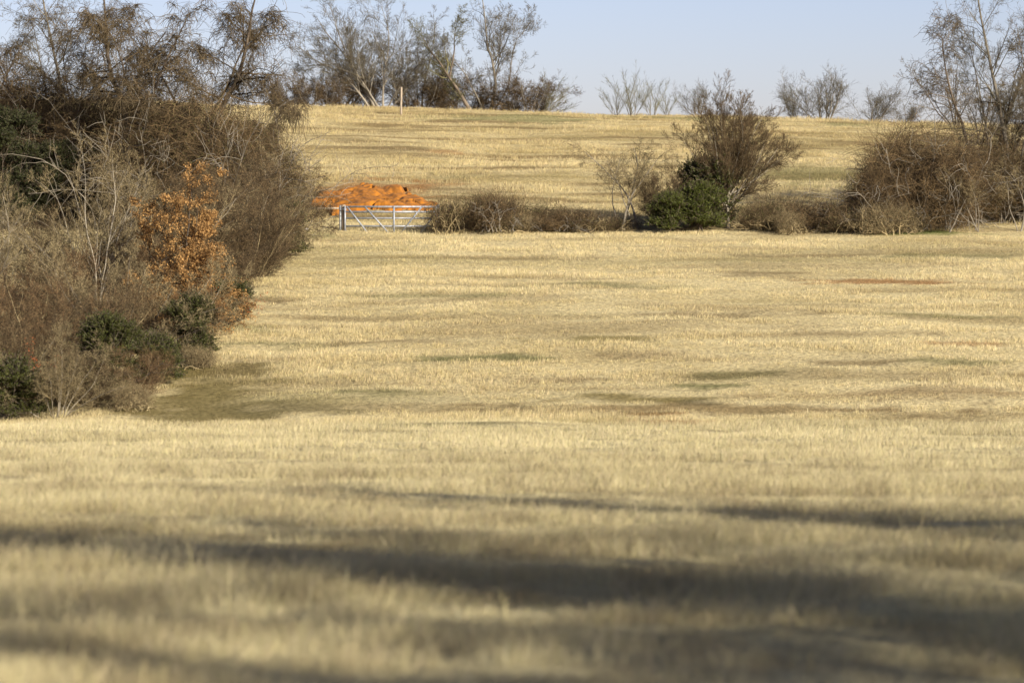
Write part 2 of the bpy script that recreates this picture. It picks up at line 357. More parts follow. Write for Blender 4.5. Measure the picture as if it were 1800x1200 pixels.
# ------------------------------------------------------------------ grass
def grass_mat():
    m, n, out = newmat("dry_grass")
    at = n.nodes.new("ShaderNodeAttribute"); at.attribute_name = "col"
    d = n.nodes.new("ShaderNodeBsdfDiffuse"); t = n.nodes.new("ShaderNodeBsdfTranslucent")
    n.links.new(at.outputs["Color"], d.inputs[0]); n.links.new(at.outputs["Color"], t.inputs[0])
    ms = n.nodes.new("ShaderNodeMixShader"); ms.inputs[0].default_value = .3
    n.links.new(d.outputs[0], ms.inputs[1]); n.links.new(t.outputs[0], ms.inputs[2]); n.links.new(ms.outputs[0], out.inputs[0])
    return m
GM = grass_mat()
grng = np.random.default_rng(7)
def grass_zone(D0, D1, dens, bpt, hmin, hmax, wdt, pad=2.5, xl=None):
    """tufts of blades between distances D0 and D1 over the width the lens sees plus a margin"""
    hw1 = 900 * D1 / F + pad; A = (D1 - D0) * 2 * hw1; nt_ = int(A * dens / bpt)
    y = grng.uniform(D0, D1, nt_); x = grng.uniform(-hw1, hw1, nt_)
    k = np.abs(x) < 900 * y / F + pad; x, y = x[k], y[k]
    c, short = field_colour(x, y)
    hn = fbm(x * .45, y * .9, 81, 3); hb = fbm(x * .12, y * .35, 91, 3)
    H = (hmin + (hmax - hmin) * np.clip((hn - .5) * 3.2 + (hb - .5) * 2.4 + .42, 0, 1)) * (1 - .6 * short) * grng.uniform(.7, 1.25, len(x))
    keep = grng.uniform(0, 1, len(x)) > np.maximum(short * .35, heap_env(x, y) * 1.3 - .35); x, y, c, H, short = x[keep], y[keep], c[keep], H[keep], short[keep]
    tv = grng.normal(1, .12 if D1 < 97 else .07, len(x))
    n = len(x) * bpt; idx = np.repeat(np.arange(len(x)), bpt)
    a = grng.uniform(0, 2 * np.pi, n); rr = grng.uniform(0, 1, n) ** .7 * (.10 + .12 * H[idx] / hmax)
    bx = x[idx] + np.cos(a) * rr; by = y[idx] + np.sin(a) * rr; bz = gz(bx, by) - .01
    h = H[idx] * grng.uniform(.45, 1.15, n); lean = grng.uniform(.05, .7 if D0 > 55 else 1.25, n) * h
    la = a + grng.normal(0, .7, n); lx = np.cos(la) * lean + .12 * h; ly = np.sin(la) * lean
    wa = grng.uniform(0, np.pi, n); wd = wdt * grng.uniform(.6, 1.4, n); wx = np.cos(wa) * wd / 2; wy = np.sin(wa) * wd / 2
    b0 = np.c_[bx - wx, by - wy, bz]; b1 = np.c_[bx + wx, by + wy, bz]
    mx, my, mz = bx + lx * .35, by + ly * .35, bz + h * .6
    m0 = np.c_[mx - wx * .8, my - wy * .8, mz]; m1 = np.c_[mx + wx * .8, my + wy * .8, mz]
    tp = np.c_[bx + lx, by + ly, bz + h * .98]
    V = np.stack([b0, b1, m1, m0, tp], 1).reshape(-1, 3)
    o = np.arange(n)[:, None] * 5; Q = o + np.array([0, 1, 2, 3]); T = o + np.array([3, 2, 4])
    cc = c[idx] * (tv[idx] * grng.normal(1, .12, n))[:, None]
    cc = np.clip(cc * np.stack([np.ones(n), grng.normal(1, .03, n), grng.normal(1, .07, n)], 1), .01, .8)
    col = np.repeat(np.c_[cc, np.ones(n)], 5, axis=0)
    return V, Q, T, col
zones = [(17, 32, 760, 14, .05, .24, .004, 1.2), (17, 60, 8, 3, .24, .38, .006, 1.4), (32, 60, 560, 14, .05, .24, .0055, 1.5), (60, 97, 330, 12, .05, .21, .0075, 2),
         (97, 152, 240, 12, .05, .18, .010, 2.5), (152, 240, 90, 9, .06, .28, .013, 3)]
Vs, Qs, Ts, Cs = [], [], [], []; off = 0
for z in zones:
    V, Q, T, col = grass_zone(*z); Vs.append(V); Qs.append(Q + off); Ts.append(T + off); Cs.append(col); off += len(V)
g = bpy.data.objects.new("dry_grass", npmesh("dry_grass", np.concatenate(Vs), [np.concatenate(Qs), np.concatenate(Ts)], None, GM, cols=np.concatenate(Cs)))
C.objects.link(g); tag(g, "pale straw coloured winter grass with olive patches covering the pasture", "grass", kind='stuff')
print("grass verts", off)
del Vs, Qs, Ts, Cs

# ------------------------------------------------------------------ plant templates
def fan(n, seed, lean, L, r, spread=.15, dirx=0):
    rg = np.random.default_rng(seed); a = rg.uniform(0, 2 * np.pi, n) + np.arange(n) * 2 * np.pi / n; l = rg.uniform(.35, 1, n) * lean
    return [(math.cos(t) * spread, math.sin(t) * spread, math.cos(t) * q + dirx, math.sin(t) * q, 1, L * rg.uniform(.75, 1.05), r * rg.uniform(.6, 1)) for t, q in zip(a, l)]

# bare hilltop trees
make_tree('fan_tree', 1, [(0, 0, -.62, .1, 1, 9.0, .12), (.1, .1, -.22, .1, 1, 9.0, .12), (.2, 0, .08, 0, 1, 8.6, .11), (-.2, 0, -1.05, .1, 1, 8.0, .10), (.3, 0, .42, 0, 1, 7.2, .08), (-.1, .2, -.85, .3, 1, 6.5, .08), (.4, 0, .75, .2, 1, 5.0, .06)],
    [(12, .2, .95, (20, 48), (.34, .6), 8, .12, .05, .5), (9, .15, 1, (20, 50), (.4, .7), 7, .13, .04, .5), (6, .2, 1, (20, 55), (.4, .75), 5, .15, .04, .6), (4, .2, 1, (20, 50), (.5, .9), 3, .14, .03, .7)], 'bark_grey', 'twig_grey', rt=.012, limb_levels=2)
make_tree('leaning_tree', 2, [(0, 0, -.72, 0, 1, 7.4, .2), (.1, 0, -.5, .1, 1, 3.4, .1), (-1.9, 0, .25, .1, 1, 4.6, .09, 2.7), (-1.2, 0, -1.2, .1, .8, 3.0, .06, 1.7)],
    [(11, .4, 1, (25, 60), (.32, .52), 8, .18, .05, .5), (9, .15, 1, (25, 60), (.4, .65), 6, .2, .04, .5), (7, .2, 1, (20, 65), (.4, .7), 5, .2, .02, .6), (3, .2, 1, (20, 55), (.5, .8), 3, .15, .02, .7)], 'bark_dark', 'twig_olive', rt=.011, limb_levels=1, trop0=.06,
    leaf=('leaf_olive', 1200, .035, .05, -1))
make_tree('upright_tree', 3, [(0, 0, -.02, 0, 1, 9.0, .12), (0, 0, -.34, .05, 1, 5.6, .08), (.1, 0, .38, .1, 1, 6.2, .08), (.1, 0, .1, -.1, 1, 7.6, .07)],
    [(14, .3, 1, (28, 60), (.3, .5), 8, .14, .05, .5), (9, .15, 1, (25, 60), (.4, .65), 6, .16, .04, .5), (6, .2, 1, (20, 60), (.4, .7), 5, .15, .04, .6), (3, .2, 1, (20, 50), (.5, .8), 3, .12, .03, .7)], 'bark_grey', 'twig_grey', rt=.011, limb_levels=1)
make_tree('vase_shrub', 4, fan(7, 4, .42, 3.3, .035), [(14, .10, 1, (12, 38), (.25, .5), 6, .1, .08, .55), (8, .1, 1, (15, 45), (.3, .7), 4, .12, .06, .6)], 'bark_grey', 'twig_olive', rt=.010)
make_tree('round_shrub', 5, fan(11, 5, .85, 3.1, .04), [(11, .15, 1, (15, 45), (.35, .65), 6, .12, .06, .55), (8, .1, 1, (15, 55), (.4, .75), 5, .14, .05, .6), (2, .2, 1, (15, 50), (.5, .9), 3, .12, .03, .7)], 'bark_grey', 'twig_grey', rt=.008)
make_tree('brush', 6, fan(14, 6, .9, 2.7, .035, .8), [(14, .05, 1, (20, 65), (.35, .65), 6, .2, .02, .55), (10, .1, 1, (20, 70), (.4, .7), 5, .22, 0, .6), (4, .2, 1, (20, 65), (.5, .9), 3, .2, 0, .7)], 'bark_grey', 'twig_brown', rt=.010)
make_tree('seedy_tree', 8, fan(6, 9, .75, 5.2, .07, .2, -.25), [(9, .3, 1, (20, 50), (.32, .55), 8, .15, .05, .5), (8, .2, 1, (20, 55), (.4, .65), 6, .16, .05, .6), (4, .2, 1, (20, 55), (.4, .7), 4, .16, .03, .7)], 'bark_dark', 'twig_grey', rt=.012,
    leaf=('leaf_brown', 1300, .04, .05, -1))
# gate-line plants
make_tree('column_tree', 51, [(0, 0, .02, 0, 1, 11, .16)], [(60, .22, 1, (40, 80), (.06, .13), 6, .2, .05, .3), (8, .1, 1, (20, 70), (.4, .8), 5, .2, 0, .6), (4, .2, 1, (20, 60), (.5, .9), 3, .2, 0, .7)], 'bark_grey', 'twig_brown', rt=.012,
    vines=('vine_dark', 1500, (.3, .9), -.1, -2))
rg = np.random.default_rng(12)
make_tree('vase_tree', 12, [(0, 0, -.02, 0, 1, 2.6, .16)] + [(rg.normal(0, .03), rg.normal(0, .03), a * .95, b, 1.0, 5.6 - abs(a) * 1.0, .065, rg.uniform(.75, 1.9)) for a, b in
    [(-.68, .1), (-.5, -.3), (-.35, .35), (-.22, -.1), (-.1, .3), (.02, -.3), (.15, .1), (.3, -.2), (.42, .3), (.6, -.05), (.8, .2), (.3, .5), (-.55, .45), (1.05, -.1), (1.2, .3)]],
    [(17, .08, 1, (18, 52), (.34, .58), 8, .12, .035, .5), (11, .12, 1, (15, 50), (.38, .65), 6, .14, .035, .55), (7, .2, 1, (10, 40), (.45, .75), 4, .1, .05, .6), (2, .2, 1, (10, 40), (.5, .8), 3, .1, .05, .7)], 'bark_pale', 'twig_brown', rt=.009, trop0=.035)
make_tree('sapling', 13, [(0, 0, -.12, 0, 1, 4.2, .06), (.1, 0, .18, 0, 1, 3.2, .035)], [(12, .28, 1, (30, 70), (.3, .5), 7, .2, .03, .5), (8, .2, 1, (25, 65), (.4, .65), 5, .22, .02, .55), (6, .2, 1, (25, 65), (.5, .8), 4, .2, 0, .6)],
    'bark_pale', 'twig_tan', rt=.0085, wig0=.14)
make_tree('tall_tree', 14, [(0, 0, .0, 0, 1, 12.4, .16), (0, 0, -.2, .05, 1, 9.5, .09), (0, 0, .16, -.05, 1, 9.0, .08)], [(20, .3, 1, (28, 65), (.2, .4), 8, .16, .05, .42), (9, .15, 1, (25, 60), (.35, .6), 6, .18, .04, .5), (7, .2, 1, (20, 60), (.4, .7), 5, .16, .03, .6), (3, .2, 1, (20, 60), (.5, .9), 3, .15, 0, .7)],
    'bark_grey', 'twig_grey', rt=.010, sides=8, wig0=.045)
make_tree('forked_tree', 15, [(0, 0, -.02, 0, 1, 10.9, .19), (0, 0, -.30, .05, 1, 9.8, .14), (0, 0, .22, .05, 1, 8.8, .12)], [(17, .3, 1, (28, 70), (.22, .42), 8, .2, .02, .42), (8, .15, 1, (25, 70), (.35, .6), 6, .22, .0, .5), (6, .2, 1, (20, 70), (.4, .7), 5, .2, -.02, .6), (3, .2, 1, (20, 60), (.5, .9), 3, .2, 0, .7)],
    'bark_dark', 'twig_brown', rt=.010, sides=8, vines=('vine_dark', 1600, (.3, .9), -.12, -3))
make_tree('vine_tree', 16, [(0, 0, .0, 0, 1, 12.8, .24), (0, 0, .24, .05, 1, 11.0, .15), (0, 0, -.28, -.05, 1, 10.6, .15)], [(15, .35, 1, (30, 75), (.22, .4), 8, .22, .03, .45), (8, .15, 1, (25, 75), (.35, .6), 7, .25, -.02, .5), (7, .2, 1, (25, 75), (.4, .7), 5, .24, -.05, .6), (3, .2, 1, (20, 60), (.5, .9), 4, .22, -.05, .7)],
    'bark_dark', 'twig_brown', rt=.010, sides=8, vines=('vine_dark', 4800, (.3, 1.0), -.2, -3))
make_tree('arching_tree', 17, [(0, 0, .32, 0, 1, 9.2, .13), (0, 0, .05, 0, 1, 7.6, .11), (0, 0, .62, .1, 1, 9.0, .1)], [(12, .42, 1, (25, 80), (.22, .4), 8, .22, -.02, .45), (9, .15, 1, (25, 75), (.35, .6), 6, .24, -.06, .5), (7, .2, 1, (25, 75), (.4, .7), 5, .2, -.10, .6), (3, .2, 1, (20, 60), (.5, .9), 4, .22, -.12, .7)],
    'bark_dark', 'twig_brown', rt=.010, trop0=-.03, vines=('vine_dark', 2600, (.3, 1.1), -.35, -3))
make_tree('stem_shrub', 18, fan(13, 18, .58, 7.0, .045, .35), [(12, .2, 1, (14, 42), (.25, .48), 8, .12, .06, .5), (8, .15, 1, (15, 50), (.35, .65), 6, .14, .04, .55), (6, .2, 1, (15, 55), (.4, .7), 4, .14, .03, .6), (2, .2, 1, (15, 55), (.5, .9), 3, .14, 0, .7)], 'bark_pale', 'twig_tan', rt=.0085, limb_levels=2)
make_tree('spread_shrub', 19, fan(14, 19, 1.2, 4.5, .038, .4, .25), [(13, .15, 1, (15, 50), (.3, .55), 8, .14, .04, .5), (9, .15, 1, (15, 55), (.35, .65), 6, .16, .02, .55), (6, .2, 1, (20, 60), (.4, .7), 4, .16, 0, .6), (2, .2, 1, (15, 55), (.5, .9), 3, .14, 0, .7)], 'bark_pale', 'twig_tan', rt=.0085)
make_tree('thicket', 20, fan(26, 20, .75, 3.9, .03, 1.0), [(14, .05, 1, (15, 60), (.3, .55), 7, .18, .03, .55), (10, .1, 1, (20, 65), (.35, .7), 5, .2, .01, .6), (4, .2, 1, (20, 60), (.5, .9), 3, .2, 0, .7)], 'twig_tan', 'twig_brown', rt=.009,
    leaf=('leaf_brown', 2500, .026, .04, -1))
make_tree('red_thicket', 21, fan(24, 21, .85, 3.7, .026, .9), [(14, .05, 1, (15, 55), (.3, .55), 7, .16, .04, .55), (9, .1, 1, (15, 60), (.35, .7), 5, .18, .02, .6), (4, .2, 1, (15, 55), (.5, .9), 3, .16, 0, .7)], 'twig_tan', 'twig_red', rt=.0085)
make_tree('orange_oak', 22, [(0, 0, -.05, 0, 1, 5.8, .09), (0, 0, -.3, .1, 1, 5.2, .06), (.1, 0, .25, 0, 1, 4.6, .05), (0, 0, .1, -.2, 1, 5.0, .05)], [(22, .05, 1, (35, 85), (.3, .46), 7, .16, .02, .5), (10, .1, 1, (25, 70), (.35, .6), 5, .2, .01, .5)], 'bark_dark', 'twig_brown', rt=.010,
    leaf=('leaf_orange', 36000, .036, .06, -1))
make_tree('red_leaved_shrub', 23, fan(8, 23, .9, 2.4, .022, .3), [(9, .2, 1, (20, 60), (.3, .6), 6, .15, .03, .55), (6, .1, 1, (20, 60), (.4, .7), 4, .16, .0, .6)], 'twig_tan', 'twig_red', rt=.008, leaf=('leaf_red', 900, .03, .05, -1))
make_tangle('mound', 31, 2.9, 2.6, 5.2, 8500, ('vine', 'bark_grey'), Lr=(.6, 2.4), stems=60, leafn=9000, leafmat='leaf_brown', lobes=15)
make_tangle('mound_low', 32, 2.8, 1.3, 1.55, 3600, ('vine', 'bark_grey'), Lr=(.4, 1.6), stems=60, leafn=4500, leafmat='leaf_brown', rad=.009, lobes=22, up=.06)
make_tangle('mound_ragged', 35, 2.6, 1.2, 1.5, 2600, ('twig_brown', 'twig_tan'), Lr=(.3, 1.4), stems=70, leafn=3000, leafmat='leaf_olive', rad=.008, lobes=20, up=.12)
make_tangle('mound_wide', 33, 3.2, 2.6, 6.6, 11000, ('vine', 'bark_grey'), Lr=(.6, 2.0), stems=45, leafn=14000, leafmat='leaf_olive', lobes=18)
make_tangle('weeds', 34, 1.5, 1.0, 1.2, 2600, ('twig_tan', 'twig_tan'), Lr=(.3, .9), stems=30, leafn=1500, rad=.006, up=.2, lobes=14)
make_evergreen('evergreen_round', 41, 2.3, 2.3, 36000, 'leaf_green', leafsize=.038, lobes=26)
make_evergreen('evergreen_ragged', 46, 2.1, 3.0, 34000, 'leaf_dark', leafsize=.038, lobes=19)
make_evergreen('evergreen_low', 42, 2.2, 1.7, 26000, 'leaf_dark', leafsize=.038, lobes=24)
make_evergreen('evergreen_cone', 43, 1.7, 2.0, 24000, 'leaf_dark', leafsize=.038, lobes=22, shape='cone')
make_evergreen('evergreen_tall', 44, 5.4, 6.6, 60000, 'leaf_deep', leafsize=.055, lobes=34)

# ------------------------------------------------------------------ hilltop
HT = "bare trees along the hilltop"
place('fan_tree', 'bare_tree', "widest bare grey hilltop tree, stems fanning out left of the wooden post", 'tree', 668, 236, 1.0, 0, HT, dz=-.3)
place('fan_tree', 'bare_tree', "bare grey tree behind the left half of the wide fanned hilltop tree", 'tree', 600, 244, .72, 180, HT)
place('upright_tree', 'bare_tree', "bare grey tree behind and just right of the wooden post", 'tree', 742, 244, .86, 150, HT)
place('leaning_tree', 'bare_tree', "bare hilltop tree with a dark trunk leaning strongly to the left", 'tree', 836, 235, 1.0, 0, HT, dz=-.2)
place('upright_tree', 'bare_tree', "tallest slim upright bare hilltop tree with a pale trunk, right of the leaning tree", 'tree', 857, 238, 1.15, 20, HT, dz=-.3)
place('brush', 'leafless_shrub', "thick grey brush at the left end of the hilltop row below the fanned tree", 'shrub', 560, 236, 1.0, 40, "leafless brush along the hilltop")
place('brush', 'leafless_shrub', "leafless hilltop brush directly left of the wooden post", 'shrub', 628, 238, 1.05, 130, "leafless brush along the hilltop")
place('brush', 'leafless_shrub', "leafless hilltop brush directly right of the wooden post", 'shrub', 738, 239, 1.4, 200, "leafless brush along the hilltop")
place('brush', 'leafless_shrub', "leafless hilltop brush between the foot of the leaning trunk and the slim upright tree", 'shrub', 800, 240, 1.25, 300, "leafless brush along the hilltop")
place('brush', 'leafless_shrub', "dense brush at the foot of the slim upright hilltop tree", 'shrub', 880, 239, 1.1, 20, "leafless brush along the hilltop")
place('brush', 'leafless_shrub', "reddish brush on the hilltop just before the last leaning shrub", 'shrub', 925, 237, 1.25, 80, "leafless brush along the hilltop", tilt=(0, 14))
place('vase_shrub', 'leafless_shrub', "shrub leaning right at the right end of the hilltop tree row", 'shrub', 955, 236, .95, 10, HT, tilt=(0, 38))
place('brush', 'leafless_shrub', "low brush on the skyline just right of the vine hung left trees", 'shrub', 505, 238, .9, 10, "leafless brush along the hilltop")
SV = "small shrubs on the open skyline"
place('vase_shrub', 'leafless_shrub', "tallest olive twigged shrub of the small skyline clump right of the hilltop trees", 'shrub', 1112, 232, 1.0, 0, SV)
place('vase_shrub', 'leafless_shrub', "thin shrub at the left of the small skyline clump", 'shrub', 1082, 232, .72, 70, SV, tilt=(0, -14))
place('vase_shrub', 'leafless_shrub', "shrub at the right of the small skyline clump", 'shrub', 1146, 232, .82, 140, SV, tilt=(0, 8))
place('vase_shrub', 'leafless_shrub', "low skyline shrub between the small clump and the round crowned tree", 'shrub', 1172, 233, .58, 220, SV)
place('round_shrub', 'leafless_shrub', "bare skyline shrub just left of the vase shaped crown", 'shrub', 1225, 236, .85, 0, SV)
place('round_shrub', 'bare_tree', "round bare grey tree on the open skyline, left and taller of two", 'tree', 1448, 236, 1.55, 0, SV, sz=1.3)
place('round_shrub', 'leafless_shrub', "bare grey shrub on the open skyline, right and lower of two", 'shrub', 1528, 237, 1.3, 90, SV, sz=1.0)
place('round_shrub', 'leafless_shrub', "bare grey twigs on the skyline at the left edge of the round tree", 'shrub', 1400, 239, 1.0, 200, SV)
place('round_shrub', 'leafless_shrub', "lowest bare shrub on the skyline before the dark seed hung tree", 'shrub', 1585, 236, 1.0, 50, SV, sz=.6)
place('seedy_tree', 'bare_tree', "dark bare tree with dangling seed clusters on the skyline left of the tall right trees", 'tree', 1680, 226, 1.0, 0)
place('seedy_tree', 'bare_tree', "dark bare tree on the slope just behind the tangled mound", 'tree', 1722, 208, 1.0, 140)
# wooden post on the hilltop
def box(sx, sy, sz, bev=.01):
    import bmesh
    bm = bmesh.new(); bmesh.ops.create_cube(bm, size=1)
    bmesh.ops.scale(bm, vec=(sx, sy, sz), verts=bm.verts); bmesh.ops.bevel(bm, geom=bm.edges[:], offset=bev, segments=2, affect='EDGES'); return bm
def simple_mat(name, ca, cb, scale, rough=.85, metal=0., stretch=(1, 1, 1), bump=.3):
    m, n, out = newmat(name); tc = n.nodes.new("ShaderNodeTexCoord"); mp = n.nodes.new("ShaderNodeMapping"); mp.inputs["Scale"].default_value = stretch
    nz = n.nodes.new("ShaderNodeTexNoise"); nz.inputs["Scale"].default_value = scale; nz.inputs["Detail"].default_value = 7
    n.links.new(tc.outputs["Object"], mp.inputs[0]); n.links.new(mp.outputs[0], nz.inputs["Vector"])
    cr = n.nodes.new("ShaderNodeValToRGB"); cr.color_ramp.elements[0].position = .35; cr.color_ramp.elements[1].position = .65
    cr.color_ramp.elements[0].color = (*ca, 1); cr.color_ramp.elements[1].color = (*cb, 1)
    p = n.nodes.new("ShaderNodeBsdfPrincipled"); p.inputs["Roughness"].default_value = rough; p.inputs["Metallic"].default_value = metal
    bp = n.nodes.new("ShaderNodeBump"); bp.inputs["Strength"].default_value = bump; bp.inputs["Distance"].default_value = .02
    n.links.new(nz.outputs[0], cr.inputs[0]); n.links.new(nz.outputs[0], bp.inputs["Height"]); n.links.new(bp.outputs[0], p.inputs["Normal"])
    n.links.new(cr.outputs[0], p.inputs["Base Color"]); n.links.new(p.outputs[0], out.inputs[0]); return m
M['wood'] = simple_mat("weathered_wood", (.20, .16, .11), (.40, .33, .24), 5, stretch=(4, 4, .5))
M['wood_dark'] = simple_mat("dark_wood", (.05, .042, .033), (.14, .11, .08), 5, stretch=(4, 4, .5))
M['steel'] = simple_mat("galvanised_steel", (.20, .215, .23), (.32, .335, .35), 9, rough=.5, metal=.25, bump=.05)
M['dull_steel'] = simple_mat("dull_steel", (.12, .13, .13), (.3, .31, .31), 9, rough=.6, metal=.3, bump=.1)
M['clay'] = simple_mat("orange_clay", (.17, .066, .005), (.37, .132, .004), 2.2, rough=.95, bump=1)
M['clay_dark'] = simple_mat("dark_clay", (.10, .05, .02), (.22, .10, .03), 3, bump=.8)
M['white'] = simple_mat("white_litter", (.7, .7, .68), (.85, .85, .83), 5)
def pipe_mesh(name, pts, r, mat, sides=12):
    P = np.array(pts, float)[None]; r = np.full((1, P.shape[1]), r) if np.isscalar(r) else np.array(r)[None]
    V, Q, T = tubes([(P, r, np.zeros(1))], sides); k = P.shape[1]
    caps = [np.arange(sides)[::-1][None], ((k - 1) * sides + np.arange(sides))[None]]
    return npmesh(name, V, [Q] + caps, None, M[mat], smooth=False)
def part(name, me, parent, label=None):
    o = bpy.data.objects.new(name, me); C.objects.link(o); o.parent = parent
    if label: o['label'] = label
    return o
def empty(name, loc, label, cat, group=None, rot=0):
    o = bpy.data.objects.new(name, None); C.objects.link(o); o.location = loc; o.rotation_euler.z = R(rot); o.empty_display_size = .3
    return tag(o, label, cat, group)
D = 224; X = X_of(705, D); z = float(gz(X, D))
me = pipe_mesh('wooden_post', [(0, 0, -.4), (.0, 0, .6), (.02, 0, 1.3), (.025, 0, 1.88), (.03, 0, 1.93)], [.078, .076, .072, .07, .045], 'wood')
o = bpy.data.objects.new('wooden_post', me); C.objects.link(o); o.location = (X, D, z); tag(o, "lone weathered wooden post standing on the hilltop before the bare trees", 'post')

# ------------------------------------------------------------------ gate and its posts
GD = 150.0; k = GD / F
def gx_(px): return (px - 900) * k
def gzz(py): return (400 - py) * k
gbase = gzz(413) - .02
gate = empty('gate', (gx_(692), GD, gbase), "galvanised tubular steel farm gate closed in front of the orange earth", 'gate')
def gp(px, py, dy=0.): return (gx_(px) - gx_(692), dy, gzz(py) - gbase)
for py in (363.5, 372.5, 383.5, 397.5, 412):
    part('rail', pipe_mesh('rail', [gp(606, py), gp(767, py)], .046 if py < 375 else .040, 'steel'), gate)
for px in (606.5, 692.5, 766.5):
    part('upright', pipe_mesh('upright', [gp(px, 362, -.055), gp(px, 413.5, -.055)], .046, 'steel'), gate)
for a, b in ((610, 649), (641, 686)):
    part('brace', pipe_mesh('brace', [gp(a, 363, -.06), gp(b, 413, -.06)], .037, 'steel'), gate)
for a, b in ((742, 702), (774, 737)):
    part('brace', pipe_mesh('brace', [gp(min(a, 766), 363 if a < 770 else 374, -.06), gp(b, 413, -.06)], .037, 'steel'), gate)
for py in (368, 406):
    part('hinge', pipe_mesh('hinge', [gp(600, py, -.02), gp(604, py, -.06), gp(610, py, -.06)], .022, 'dull_steel'), gate)
for px, py, n_ in ((768, 392, 9), (767.5, 382, 5)):
    part('chain', pipe_mesh('chain', [gp(px + 3 * math.sin(i * .7), py + i * 1.3, -.08) for i in range(n_)], .016, 'dull_steel'), gate)
f1 = empty('fence_brace', (gx_(604), GD + .12, float(gz(gx_(604), GD)) - .1), "wooden and steel end posts with a long rail at the left side of the gate", 'fence')
zb = f1.location.z
def fp(px, z_, dy=0.): return (gx_(px) - gx_(604), dy, z_ - zb)
part('post', pipe_mesh('post', [fp(604.5, zb - .3), fp(604, zb + .7), fp(604, gzz(361)), fp(604, gzz(360))], [.11, .105, .10, .06], 'wood'), f1)
part('post', pipe_mesh('post', [fp(598, zb - .3, .0), fp(598, gzz(361), .0)], .055, 'dull_steel'), f1, "slim grey steel post")
part('rail', pipe_mesh('rail', [fp(599, gzz(366)), fp(560, gzz(366.5), .4), fp(500, gzz(368), 1.)], .045, 'wood'), f1)
part('brace_wire', pipe_mesh('brace_wire', [fp(597, gzz(377)), fp(525, gzz(404), .8)], .009, 'dull_steel'), f1)
part('post', pipe_mesh('post', [fp(500, zb - .3, 1.), fp(500, gzz(362), 1.)], .09, 'wood'), f1)
f2 = empty('fence_brace', (gx_(790), GD + .1, float(gz(gx_(790), GD)) - .1), "dark wooden brace posts half hidden in the brambles right of the gate", 'fence')
zb = f2.location.z
def fp2(px, z_, dy=0.): return (gx_(px) - gx_(790), dy, z_ - zb)
part('post', pipe_mesh('post', [fp2(790, zb - .3), fp2(789, gzz(361)), fp2(789, gzz(360))], [.13, .12, .07], 'wood_dark'), f2)
part('post', pipe_mesh('post', [fp2(771.5, zb - .3), fp2(770.5, gzz(372), -.02), fp2(770, gzz(360))], [.07, .065, .06], 'dull_steel'), f2, "slim grey steel post")
part('rail', pipe_mesh('rail', [fp2(771, gzz(398)), fp2(790, gzz(397))], .05, 'wood_dark'), f2)
part('rail', pipe_mesh('rail', [fp2(771, gzz(384)), fp2(790, gzz(385))], .045, 'wood_dark'), f2)

# orange earth heap behind the gate: one eroded mound sheet on the slope
def heap():
    nx, ny = 260, 200; x0, x1, y0, y1 = X_of(541, 160), X_of(777, 163), 156.6, 173.5
    xs, ys = np.meshgrid(np.linspace(x0, x1, nx), np.linspace(y0, y1, ny)); u = (xs - x0) / (x1 - x0)
    env = heap_env(xs, ys)
    fold = np.abs(fbm(xs * .7 + ys * .15, ys * .28, 55, 4) - .5) * 2
    crack = np.clip(np.abs(fbm(xs * .6, ys * .35, 52, 3) - .5) * 14, 0, 1)
    h = env * (.07 + .20 * np.clip(fold * 2.2, 0, 1) + .10 * crack)
    h -= .25 * np.exp(-((u - .685) / .016) ** 2 - ((ys - 167.6) / .8) ** 2)
    h += (fbm(xs * 3.5, ys * 2.2, 77, 3) - .5) * .10 + (fbm(xs * 9, ys * 7, 78, 2) - .5) * .04
    h = np.where(env < .12, -.3, h)
    z = gz(xs, ys) + h
    V = np.c_[xs.ravel() - xs.mean(), ys.ravel() - ys.mean(), z.ravel()]
    zc = float(gz(xs.mean(), ys.mean())); V[:, 2] -= zc
    i = (np.arange(ny - 1)[:, None] * nx + np.arange(nx - 1)[None]).ravel(); Q = np.stack([i, i + 1, i + nx + 1, i + nx], 1)
    o = bpy.data.objects.new('earth_heap', npmesh('earth_heap', V, [Q], None, M['clay'], smooth=True)); C.objects.link(o); o.location = (xs.mean(), ys.mean(), zc)
    return tag(o, "bare orange clay bank eroded into folds on the slope behind the gate", 'earth')
heap()
# scrap of litter and a green weed at the hedge corner
D = D_of(411, 538); X = X_of(538, D)
rgl = np.random.default_rng(3)
import bmesh
bm = bmesh.new(); bmesh.ops.create_icosphere(bm, subdivisions=2, radius=.09)
for v in bm.verts: v.co.x *= 1.3; v.co.z *= .7; v.co += Vector(rgl.normal(0, .012, 3))
me = bpy.data.meshes.new('litter'); bm.to_mesh(me); bm.free(); me.materials.append(M['white'])
o = bpy.data.objects.new('litter', me); C.objects.link(o); o.location = (X, D, float(gz(X, D)) + .2); tag(o, "crumpled white scrap of litter in the grass by the hedge corner left of the gate", 'litter')

# ------------------------------------------------------------------ gate line hedge
place('vase_tree', 'bare_tree', "bare tree with a vase shaped crown of upright reddish twigs behind the green bushes", 'tree', 1280, 151, .74, 0, sz=.83)
SP = "thin bare saplings left of the green bushes"
place('sapling', 'sapling', "pale stemmed bare sapling leaning left, leftmost of three before the hedge shadow", 'tree', 1092, 150.5, 1.05, 0, SP, tilt=(0, -8))
place('sapling', 'sapling', "middle one of three thin bare saplings left of the green bushes", 'tree', 1085, 152, 1.25, 70, SP)
place('sapling', 'sapling', "thin bare sapling nearest the green bushes", 'tree', 1121, 151, 1.2, 160, SP)
place('evergreen_round', 'evergreen_bush', "bright green bush, left and smaller of the two under the vase shaped tree", 'bush', 1174, 149.6, .80, 0)
place('evergreen_round', 'evergreen_bush', "bright green bush, right and wider of the two under the vase shaped tree", 'bush', 1234, 149.9, .98, 130)
